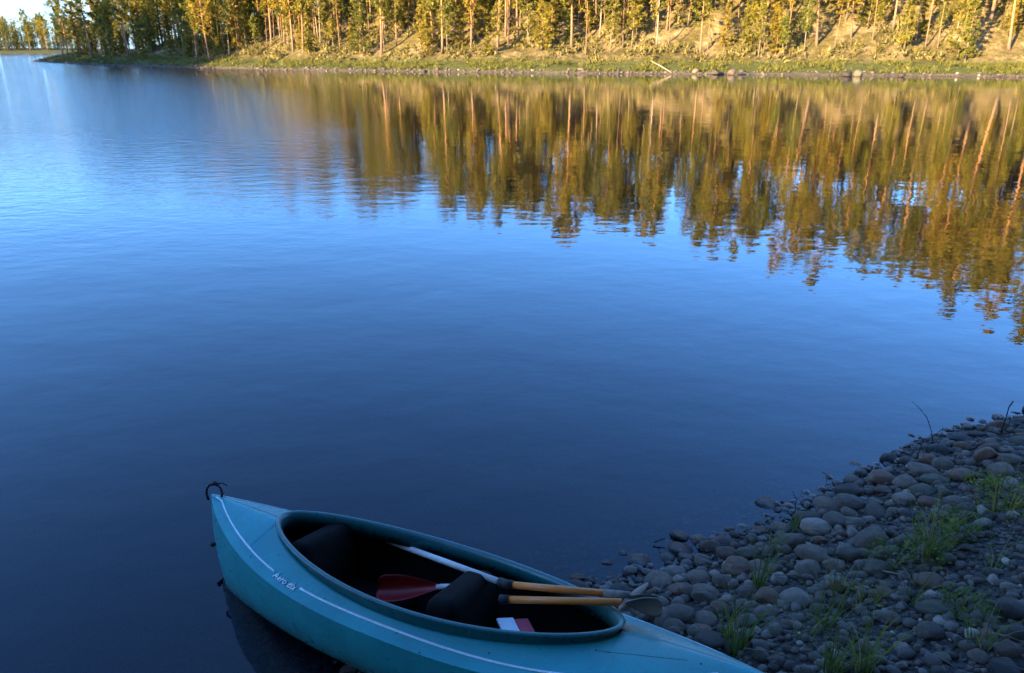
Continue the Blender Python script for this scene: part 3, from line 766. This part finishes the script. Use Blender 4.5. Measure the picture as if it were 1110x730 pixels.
# lower wooden paddle, its blade leaning out over the stones
B0, B1 = loc_at(549, 650, .36), loc_at(674, 653, .455)
cB = B0.lerp(B1, .5)
pb = held('wooden_paddle', cB, 'lower orange wooden paddle with a weathered brown blade over the stones', 'paddle', 'wooden paddles across the bow')
shaft(pb, cB, B0, B1, .0155, M['ash'])
shaft(pb, cB, B0 - (B1 - B0).normalized() * .03, B0 + (B1 - B0).normalized() * .012, .020, M['black_rubber'], 'ferrule')
spoon(pb, cB, B1 + Vector((.012, 0, 0)), (B1 - B0).normalized() + Vector((.1, .22, .16)), Vector((0, -.35, .93)), .145, .11, M['blade_dark'], .03)
S0, S1 = loc_at(672, 661, .44) - cB, loc_at(702, 633, .47) - cB
MB().tube([S0, S0.lerp(S1, .25), S0.lerp(S1, .7), S1], [.010, .021, .017, .006], 10).build('shoulder', M['blade_wood'], pb)
# red paddle: its blade between the seats, the shaft running behind the front backrest
R0, R1 = loc_at(414, 641, .15), loc_at(479, 636, .22); R2 = loc_at(505, 636, .25)
cR = R0.lerp(R1, .5)
pr = held('red_paddle', cR, 'red bladed paddle lying between the two black seats', 'paddle')
shaft(pr, cR, R1 - (R1 - R0) * .08, R2, .014, M['alu'])
spoon(pr, cR, R1, R0 - R1, Vector((.15, -.55, -.85)), (R1 - R0).length * 1.02, .125, M['red'], .05, name='blade')
# pale aluminium paddle shaft along the far side of the cockpit
W0, W1 = loc_at(420, 586, .26), loc_at(547, 633, .39)
cW = W0.lerp(W1, .5)
pw = held('aluminium_shaft', cW, 'pale aluminium paddle shaft lying along the cockpit far side', 'paddle shaft')
shaft(pw, cW, W0, W1, .0145, M['alu'], 'tube'); shaft(pw, cW, W1 - (W1 - W0).normalized() * .03, W1 + (W1 - W0).normalized() * .018, .021, M['black_rubber'], 'ferrule')
# pink and white folded packet on the front seat
pc = loc_at(566, 681, .22)
pk = held('card_packet', pc, 'pink and white folded packet lying beside the front seat', 'packet')
du = (loc_at(583, 682, .22) - loc_at(545, 680, .22)); dv = (loc_at(577, 664, .22) - loc_at(583, 682, .22))
def slab(name, a, b, mat):
    V = [du * a * .85, du * b * .85, du * b * .85 + dv * 1.15 - du * .12, du * a * .85 + dv * 1.05 - du * .12]; up = Vector((0, 0, .014)); off = -du * .5 - dv * .7
    V = [p + off for p in V]; V = V + [p + up for p in V]
    bm = bmesh.new(); vs = [bm.verts.new(p) for p in V]
    for f in ((3, 2, 1, 0), (4, 5, 6, 7), (0, 1, 5, 4), (1, 2, 6, 5), (2, 3, 7, 6), (3, 0, 4, 7)): bm.faces.new([vs[i] for i in f])
    bmesh.ops.bevel(bm, geom=list(bm.edges), offset=.003, offset_type='OFFSET', segments=2, affect='EDGES')
    from_bm(name, bm, mat, pk, False)
slab('white_half', -.1, .5, M['paper']); slab('pink_half', .505, 1.0, M['pink'])

# ------------------------------------------------------------------ stones of the near shore
kinv = Ki
def in_kayak(p, grow=0.):
    q = kinv @ Vector(p); return -.05 < q.x < KL and abs(q.y) < beam(min(max(q.x, 0), KL)) * .8 + grow
HERO = [  # photo x, y, apparent width, height, tone
 (1016,487,30,14,'d'),(984,500,22,11,'d'),(955,519,32,17,'b'),(1002,510,35,13,'g'),(1022,504,24,15,'g'),(1068,496,25,25,'b'),(1040,475,26,8,'d'),(1060,470,20,9,'d'),(1099,460,14,10,'d'),(1086,510,30,17,'g'),(1094,499,26,16,'g'),
 (1044,484,20,12,'b'),(1014,519,30,10,'n'),(981,523,28,15,'g'),(999,531,26,12,'n'),(1045,515,34,15,'b'),(973,491,7,3,'d'),(986,490,7,3,'d'),(997,495,6,4,'d'),(968,505,12,4,'d'),(960,511,17,7,'d'),(943,506,10,5,'d'),(1075,481,22,8,'b'),(1105,478,24,12,'n'),
 (831,547,24,7,'d'),(842,553,9,4,'d'),(848,544,4,3,'d'),(796,577,13,8,'d'),(824,573,22,8,'d'),(846,572,22,12,'b'),(874,560,30,13,'d'),(898,550,40,17,'g'),(893,539,15,10,'d'),(876,544,18,7,'d'),(901,528,9,4,'d'),(920,531,30,14,'d'),(921,544,35,17,'g'),(884,572,40,20,'p'),
 (857,587,30,20,'g'),(882,601,36,20,'g'),(846,626,22,12,'p'),(877,617,36,20,'g'),(811,600,26,15,'n'),(790,600,20,13,'b'),(800,615,34,18,'b'),(905,564,28,18,'g'),(926,566,26,13,'g'),(949,554,28,14,'g'),(944,587,42,24,'g'),(921,601,28,20,'g'),(951,615,42,18,'n'),(935,600,20,14,'g'),
 (863,648,36,20,'p'),(831,662,28,16,'g'),(763,642,34,17,'g'),(886,659,18,11,'n'),(857,719,16,12,'g'),(1009,684,38,18,'g'),(995,701,13,13,'g'),(966,669,30,14,'g'),(1014,659,48,16,'n'),(948,644,20,12,'g'),(1008,628,42,13,'b'),(1075,625,11,6,'p'),(1046,641,8,7,'p'),(1040,696,16,18,'n'),(1062,710,26,14,'g'),(1022,712,26,14,'g'),(978,720,16,11,'p'),(1094,702,36,16,'b'),(1090,724,42,18,'d'),(1070,689,30,16,'b'),(1095,660,40,22,'d'),(1105,687,30,20,'d'),
 (674,603,10,5,'d'),(658,613,12,5,'d'),(667,626,13,9,'d'),(694,627,13,7,'d'),(640,628,13,10,'d'),(626,627,18,6,'d'),(693,610,27,12,'g'),(714,627,32,12,'g'),(732,619,25,12,'p'),(719,650,19,17,'d'),(735,652,17,11,'p'),(710,660,14,9,'p'),(725,669,36,15,'g'),(699,667,18,9,'b'),(752,642,28,15,'b'),(729,680,28,15,'g'),(754,683,20,14,'g'),(735,638,26,13,'b'),
 (738,583,22,10,'d'),(738,596,34,13,'d'),(745,604,22,12,'g'),(770,591,25,14,'b'),(784,587,26,14,'d'),(799,578,13,9,'d'),(788,600,28,16,'b'),(757,626,28,14,'g'),(765,646,32,16,'g'),(798,616,30,16,'b'),(784,630,26,15,'g'),(813,599,22,14,'n'),(761,607,25,14,'g'),(735,665,38,18,'g'),(761,682,25,14,'b'),(771,693,34,16,'d'),(764,671,30,15,'g'),(780,660,26,14,'b'),(810,640,24,13,'g'),(820,612,24,14,'g'),
 (380,724,20,14,'g'),(362,719,14,10,'d'),(405,733,20,12,'g'),
]
TONE = {'g': ('stone_grey', 'grey'), 'b': ('stone_brown', 'brown'), 'd': ('stone_dark', 'dark'), 'p': ('stone_pale', 'pale'), 'n': ('stone_green', 'greenish')}
protos = {}
def proto(k, mat):
    if (k, mat) not in protos:
        if k not in protos: protos[k] = rock_mesh(100 + k, 4 if k < 0 else 3)
        me = protos[k].copy(); me.materials.append(M[mat]); protos[(k, mat)] = me
    return protos[(k, mat)]
stones = []   # (object, px, py, size_px, tone word)
def ground_z(x, y): return float(near_z(np.array([[x, y]]))[0])
def put_stone(x, y, rx, ry, rz, tone, lift=.35):
    mat, word = TONE[tone]; o = bpy.data.objects.new('stone', proto(rng.randrange(16), mat)); C.objects.link(o)
    z = ground_z(x, y); o.location = (x, y, z + rz * lift); o.scale = (rx, ry, rz)
    o.rotation_euler = (rng.uniform(-.22, .22), rng.uniform(-.22, .22), rng.uniform(-.5, .5) + rng.choice((0, math.pi)))
    px, py, d = to_px(o.location); stones.append((o, px, py, rx / d * FPX * 2, word)); return o
occ = []
for px, py, w, h, t in HERO:
    p = at(px, py, 0.1)
    for _ in range(4): p = at(px, py, max(ground_z(p.x, p.y), -.04) + .02)
    d = to_px(p)[2]; r = w * d / FPX / 2 * (1.02 if px < 935 or py < 600 else .84); rz = max(h * d / FPX / 2 * .95, r * .38)
    gz = ground_z(p.x, p.y)
    o = put_stone(p.x, p.y, r, r * rng.uniform(.75, .95), rz, t)
    if gz < .0 and py < 640: o.location.z = max(o.location.z, -rz * .25 + .004)      # stones of the shallows break the surface
    occ.append((p.x, p.y, r))
cand = 0
while len(stones) < 285 and cand < 16000:
    cand += 1
    px, py = rng.uniform(600, 1125), rng.uniform(445, 745)
    p = at(px, py, .1)
    for _ in range(3): p = at(px, py, ground_z(p.x, p.y))
    gz = p.z
    if gz < -.03: continue
    if in_kayak(p, -.02): continue
    inland = float(sdist(np.array([[p.x, p.y]]), NEAR)[0])
    if inland > .9 and rng.random() < .93: continue
    r = rng.choice((.028, .034, .04, .048, .056, .068)) * rng.uniform(.85, 1.2) * (.6 if inland > .9 else 1) 
    if any((p.x - a) ** 2 + (p.y - b) ** 2 < ((r + c) * .74) ** 2 for a, b, c in occ): continue
    occ.append((p.x, p.y, r)); t = rng.choice('ggggbbbddnp' if inland > .25 else 'gbddddbg')
    put_stone(p.x, p.y, r, r * rng.uniform(.65, .95), r * rng.uniform(.42, .7), t)
# a few stones carry the kayak's keel: they sit under the hull
LM = [('the weathered paddle blade', 690, 648), ('the grass tuft touching the bow', 800, 690), ('the tall grass among the waterline stones', 826, 612), ('the lone flat stone in the water', 831, 548), ('the forked dead twig', 866, 556),
      ('the pale splayed grass tuft', 893, 668), ('the bushiest green tuft', 1004, 578), ('the bent reed', 1000, 488), ('the dark upright stalk', 1084, 468), ('the leafy clump at the right edge', 1088, 545), ('the pale pebble patch', 1050, 635),
      ('the tufts at the bottom edge', 925, 708), ('the long block with a flat top', 1009, 684), ('the shallows off the paddles', 668, 612), ('the thin waterside twigs', 905, 530), ('the bottom right corner', 1095, 715), ('the driftwood twig in the shallows', 735, 592),
      ('the low mossy plants', 965, 605), ('the big pale rounded stone', 866, 640), ('the kayak underside', 382, 722), ('the middle of the cobble bank', 765, 640)]
zb = {}
for s in stones:
    i = min(range(len(LM)), key=lambda k: (LM[k][1] - s[1]) ** 2 + (LM[k][2] - s[2]) ** 2)
    zb.setdefault((i, s[4]), []).append(s)
for (i, word), L in zb.items():
    L.sort(key=lambda s: -s[3])
    for j, s in enumerate(L):
        where = ('under ' if i == 19 else 'in ' if i in (13, 15, 16, 20) and i != 16 else 'beside ') + LM[i][0]
        lead = ('only %s stone' if len(L) == 1 else ('largest %s stone' if j == 0 else ORD[j] + 'largest %s stone')) % word
        tag(s[0], '%s %s' % (lead, where), 'stone', 'stones on the near shore')

# small stones and pebbles: thousands, one mass
def pebbles():
    base = []
    for k in range(6):
        bm = bmesh.new(); bmesh.ops.create_icosphere(bm, subdivisions=2, radius=1); off = Vector((k * 7.1, 3, k))
        for v in bm.verts: v.co *= 1 + .28 * mnoise.noise(v.co * 1.1 + off)
        bm.verts.ensure_lookup_table(); base.append((np.array([v.co[:] for v in bm.verts]), np.array([[v.index for v in f.verts] for f in bm.faces]))); bm.free()
    V, F, T = [], [], []; n0 = 0; n = 0
    xy = np.column_stack([nr.uniform(-.9, 5.0, 45000), nr.uniform(.6, 6.0, 45000)])
    d = sdist(xy, NEAR); zz = near_z(xy)
    for (x, y), dd, z in zip(xy, d, zz):
        if dd < -.5 or dd > 2.9: continue
        px, py, dep = to_px((x, y, z))
        if px > 1190 or px < 250 or py > 800: continue
        if n > 7500: break
        big = rng.random() < .22
        r = rng.uniform(.022, .042) if big else rng.uniform(.008, .02)
        v, f = base[rng.randrange(6)]
        a = rng.uniform(0, 6.28); c, s = math.cos(a), math.sin(a); sx, sy, sz = r, r * rng.uniform(.6, .95), r * rng.uniform(.4, .75)
        W = v * (sx, sy, sz); W = np.column_stack([W[:, 0] * c - W[:, 1] * s + x, W[:, 0] * s + W[:, 1] * c + y, W[:, 2] + z + sz * .35])
        V.append(W); F.append(f + n0); n0 += len(W); T += [min(1, max(0, rng.gauss(.5, .22)))] * len(f); n += 1
    o = mesh('gravel', np.concatenate(V), np.concatenate(F), M['gravel'], None, True); set_tone(o, T)
    tag(o, 'small mixed pebbles filling the gaps of the stony shore', 'gravel', kind='stuff')
pebbles()

def litter():
    V, F, T = [], [], []; n = 0
    xy = np.column_stack([nr.uniform(.2, 4.6, 6000), nr.uniform(1.0, 5.4, 6000)]); d = sdist(xy, NEAR); z = near_z(xy)
    for (x, y), dd, zz in zip(xy, d, z):
        if dd < .25 or n > 420 or in_kayak((x, y, zz)): continue
        px = to_px((x, y, zz))[0]
        if px < 560 or px > 1180: continue
        a = rng.uniform(0, 6.28); c, s_ = math.cos(a), math.sin(a); m0 = len(V); h = zz + rng.uniform(.012, .035)
        if rng.random() < .55: L, w, t = rng.uniform(.03, .11), .0016, rng.uniform(-.1, .1)     # twig or straw
        else: L, w, t = rng.uniform(.012, .024), rng.uniform(.004, .008), rng.uniform(-.5, .5)  # leaf scrap
        for u, v in ((-.5, 0), (0, -1), (.5, 0), (0, 1)): V.append((x + c * u * L - s_ * v * w, y + s_ * u * L + c * v * w, h + t * u * L + abs(v) * w * .6))
        F.append((m0, m0 + 1, m0 + 2, m0 + 3)); T.append(rng.uniform(.1, .95)); n += 1
    o = mesh('litter', V, F, M['gravel']); set_tone(o, T); sl = o.modifiers.new('thickness', 'SOLIDIFY'); sl.thickness = .002
    tag(o, 'dry straws and leaf scraps strewn over the pebbles', 'litter', kind='stuff')
litter()

# ------------------------------------------------------------------ grass tufts, plants and twigs on the shore
def blades(n, h, spread, rg, lean=.25, wd=.0045, droop=.5):
    V, F, T = [], [], []
    for i in range(n):
        a = rg.uniform(0, 6.28); r = spread * math.sqrt(rg.uniform()); b0 = Vector((math.cos(a) * r, math.sin(a) * r, -.015)); L = h * rg.uniform(.5, 1.1)
        la = a + rg.normal() * .8; ln = abs(rg.normal()) * lean * .75 + .04; dr = rg.uniform(.1, droop); side = Vector((-math.sin(la + .6), math.cos(la + .6), 0)); m0 = len(V); S = 6
        dead = rg.uniform() < .14
        for k in range(S + 1):
            t = k / S; out = L * (ln * t + dr * t ** 2.6); p = b0 + Vector((math.cos(la) * out, math.sin(la) * out, L * t * (1 - .35 * dr * t * t)))
            w = wd * (1 - t ** 1.6) * .5 + .0003
            V += [tuple(p - side * w), tuple(p + side * w)]
            if k: F.append((m0 + 2 * k - 2, m0 + 2 * k - 1, m0 + 2 * k + 1, m0 + 2 * k)); T.append(1.0 if dead else float(np.clip(rg.uniform(.2, .7) if k == 1 else T[-1] + .03, 0, .9)))
    return V, F, T
def leafy(n, h, spread, rg):
    V, F, T = [], [], []
    for i in range(n):
        a = rg.uniform(0, 6.28); r = spread * math.sqrt(rg.uniform()); z = h * rg.uniform(.1, 1) * (1 - .5 * r / spread); c = Vector((math.cos(a) * r, math.sin(a) * r, z))
        d = Vector((math.cos(a + rg.normal()), math.sin(a + rg.normal()), rg.uniform(-.1, .9))).normalized(); s = d.cross(Vector(rg.normal(size=3))).normalized(); L = rg.uniform(.012, .03); w = L * .32; m0 = len(V)
        V += [tuple(c), tuple(c + d * L * .5 + s * w), tuple(c + d * L), tuple(c + d * L * .5 - s * w)]; F.append((m0, m0 + 1, m0 + 2, m0 + 3)); T.append(rg.uniform(.1, .9))
    return V, F, T
def tuft(px, py, hpx, n, label, seed, spread=.03, lean=.25, leaf=0, name='grass_tuft', cat='grass tuft', droop=.4, wd=.0048):
    p = at(px, py, .2)
    for _ in range(4): p = at(px, py, max(ground_z(p.x, p.y), -.2) + .01)
    p.z = ground_z(p.x, p.y) + .005; d = to_px(p)[2]; h = hpx * d / FPX * (1.4 if py < 660 else 1.6); rg = np.random.RandomState(seed)
    V, F, T = blades(n, h, spread, rg, lean, wd, droop)
    if leaf:
        v, f, t = leafy(leaf, h * .75, spread * 1.9, rg); m0 = len(V); V += v; F += [tuple(i + m0 for i in q) for q in f]; T += t
    o = mesh(name, V, F, M['grass'], None, True, p); set_tone(o, T); tag(o, label, cat, 'green plants on the stony shore'); return o
tuft(797, 706, 66, 30, 'grass tuft growing right beside the kayak bow', 1, .035)
tuft(783, 690, 44, 10, 'thin dark grass blades between bow and first tuft', 21, .02)
tuft(822, 636, 60, 24, 'bright grass tuft between the pale stones', 2, .025, .18)
tuft(838, 596, 36, 12, 'short upright grass just inland of the waterline stones', 22, .02, .15)
tuft(862, 575, 28, 9, 'small green shoot below the forked dead twig', 3, .015, .15)
tuft(893, 682, 56, 24, 'pale splayed grass tuft right of the big pale stone', 4, .03, .45)
tuft(905, 640, 46, 14, 'slender grass blades leaning over the mid gravel', 23, .025, .3)
tuft(900, 728, 50, 36, 'dense grass tuft nearest the bottom edge', 5, .04)
tuft(934, 726, 60, 34, 'tall grass tuft right of the bottom edge tuft', 6, .035, .2)
tuft(1003, 606, 78, 44, 'bushiest green tuft, tallest among the cobbles', 7, .06, .2, 260, 'grass_clump')
tuft(1038, 580, 38, 26, 'low leafy clump right of the bushiest tuft', 8, .05, .35, 180, 'leafy_plant', 'plant')
tuft(962, 612, 34, 22, 'low mossy grass between large greenish stones', 9, .06, .4, 120, 'leafy_plant', 'plant')
tuft(1088, 556, 52, 36, 'leafy clump at the right end of the cobbles', 10, .08, .35, 320, 'leafy_plant', 'plant')
tuft(1062, 528, 24, 16, 'small leafy sprig above the right-hand clump', 24, .05, .35, 120, 'leafy_plant', 'plant')
tuft(1060, 700, 50, 18, 'sparse grass in the lower right gravel', 11, .04, .3)
tuft(1046, 664, 24, 22, 'low green growth behind the long flat block', 12, .07, .5, 160, 'leafy_plant', 'plant')
tuft(986, 652, 30, 16, 'small grass sprout amid the fine pebbles', 13, .04, .3)
tuft(874, 690, 34, 14, 'short grass left of the pale splayed tuft', 14, .04, .4)
tuft(1076, 616, 40, 14, 'thin grass stems above the pale pebbles', 15, .05, .35)
tuft(935, 655, 30, 14, 'olive grass wisp between the slender blades and gravel', 16, .05, .4, 40)
tuft(521, 612, 26, 10, 'lone green shoot in the water behind the kayak', 17, .015, .1)
def twig(name, segs, label, cat, mat='dark_stem', group=None):
    mb = MB()
    for pts, r in segs: mb.tube(pts, r, 5)
    o = mb.build(name, M[mat]); o0 = Vector(mb.v[0]); 
    o.data.transform(Matrix.Translation(-o0)); o.location = o0
    return tag(o, label, cat, group)
def standing(px, py, z=0.): p = at(px, py, .1); p = at(px, py, max(ground_z(p.x, p.y), -.03)); return p
def up_from(base, dpx, dpy):    # a point above base, in the upright plane facing the lens
    d = to_px(base)[2]; k = d / FPX; return base + Vector((dpx * k, 0, dpy * k * 1.05))
b = standing(994, 496)
twig('bent_reed', [([b, up_from(b, 2, 16), up_from(b, 10, 22), up_from(b, 21, 34)], [.003, .003, .0028, .002]), ([up_from(b, 21, 34), up_from(b, 20, 18), up_from(b, 20, 2)], [.0018, .0014, .001])], 'bent reed with a broken top beside the far cobbles', 'reed')
b = standing(1011, 482)
twig('grass_stalk', [([b, up_from(b, -4, 14), up_from(b, -12, 30), up_from(b, -22, 41), up_from(b, -32, 49)], [.003, .003, .0026, .002, .001])], 'arching dark stalk leaning left above the bent reed', 'stalk')
b = standing(1085, 470)
twig('grass_stalk', [([b, up_from(b, 1, 20), up_from(b, 1, 30), up_from(b, 4, 37)], [.005, .004, .004, .005]), ([b, up_from(b, 6, 10), up_from(b, 6, 18)], [.003, .003, .004]), ([b, up_from(b, -6, 9)], [.002, .001]), ([b, up_from(b, -3, 12)], [.002, .001])], 'dark upright stalk with a drooping tip near the far waterline', 'stalk')
b = standing(861, 558)
twig('forked_twig', [([b, up_from(b, 0, 18)], [.003, .0025]), ([up_from(b, 0, 18), up_from(b, -4, 24), up_from(b, -6, 28)], [.0025, .002, .0012]), ([up_from(b, 0, 18), up_from(b, 4, 22), up_from(b, 4, 29)], [.0025, .002, .0012])], 'forked dead twig standing in shallow water', 'twig')
b = standing(893, 536)
twig('thin_twig', [([b, up_from(b, 1, 12), up_from(b, 0, 26)], [.002, .0018, .001])], 'single thin twig standing left of the far cobbles', 'twig')
b = standing(708, 594); b.z = .015
twig('driftwood_twig', [([b, b + Vector((.07, .015, .02))], [.005, .003]), ([b + Vector((.03, .005, .008)), b + Vector((.04, -.02, .04))], [.003, .001])], 'short dark driftwood twig floating in the shallows', 'twig')
for i, (x0, y0, x1, y1, lab) in enumerate([(806, 713, 864, 726, 'long dry stem lying on the gravel beside the bow'), (838, 632, 884, 637, 'dry brown stem lying across stones above the pale stone'), (1068, 696, 1108, 708, 'dry stem in the lower right corner gravel'),
                                           (872, 583, 889, 586, 'short pale stick caught between waterline cobbles'), (955, 628, 990, 640, 'thin dry stalk lying below the mossy grass')]):
    p, q = standing(x0, y0), standing(x1, y1); p.z += .05; q.z += .05
    twig('dry_stem', [([p, p.lerp(q, .5) + Vector((0, 0, .012)), q], [.004, .0035, .002])], lab, 'dry stem', 'dry', 'dry stems lying on the stones')
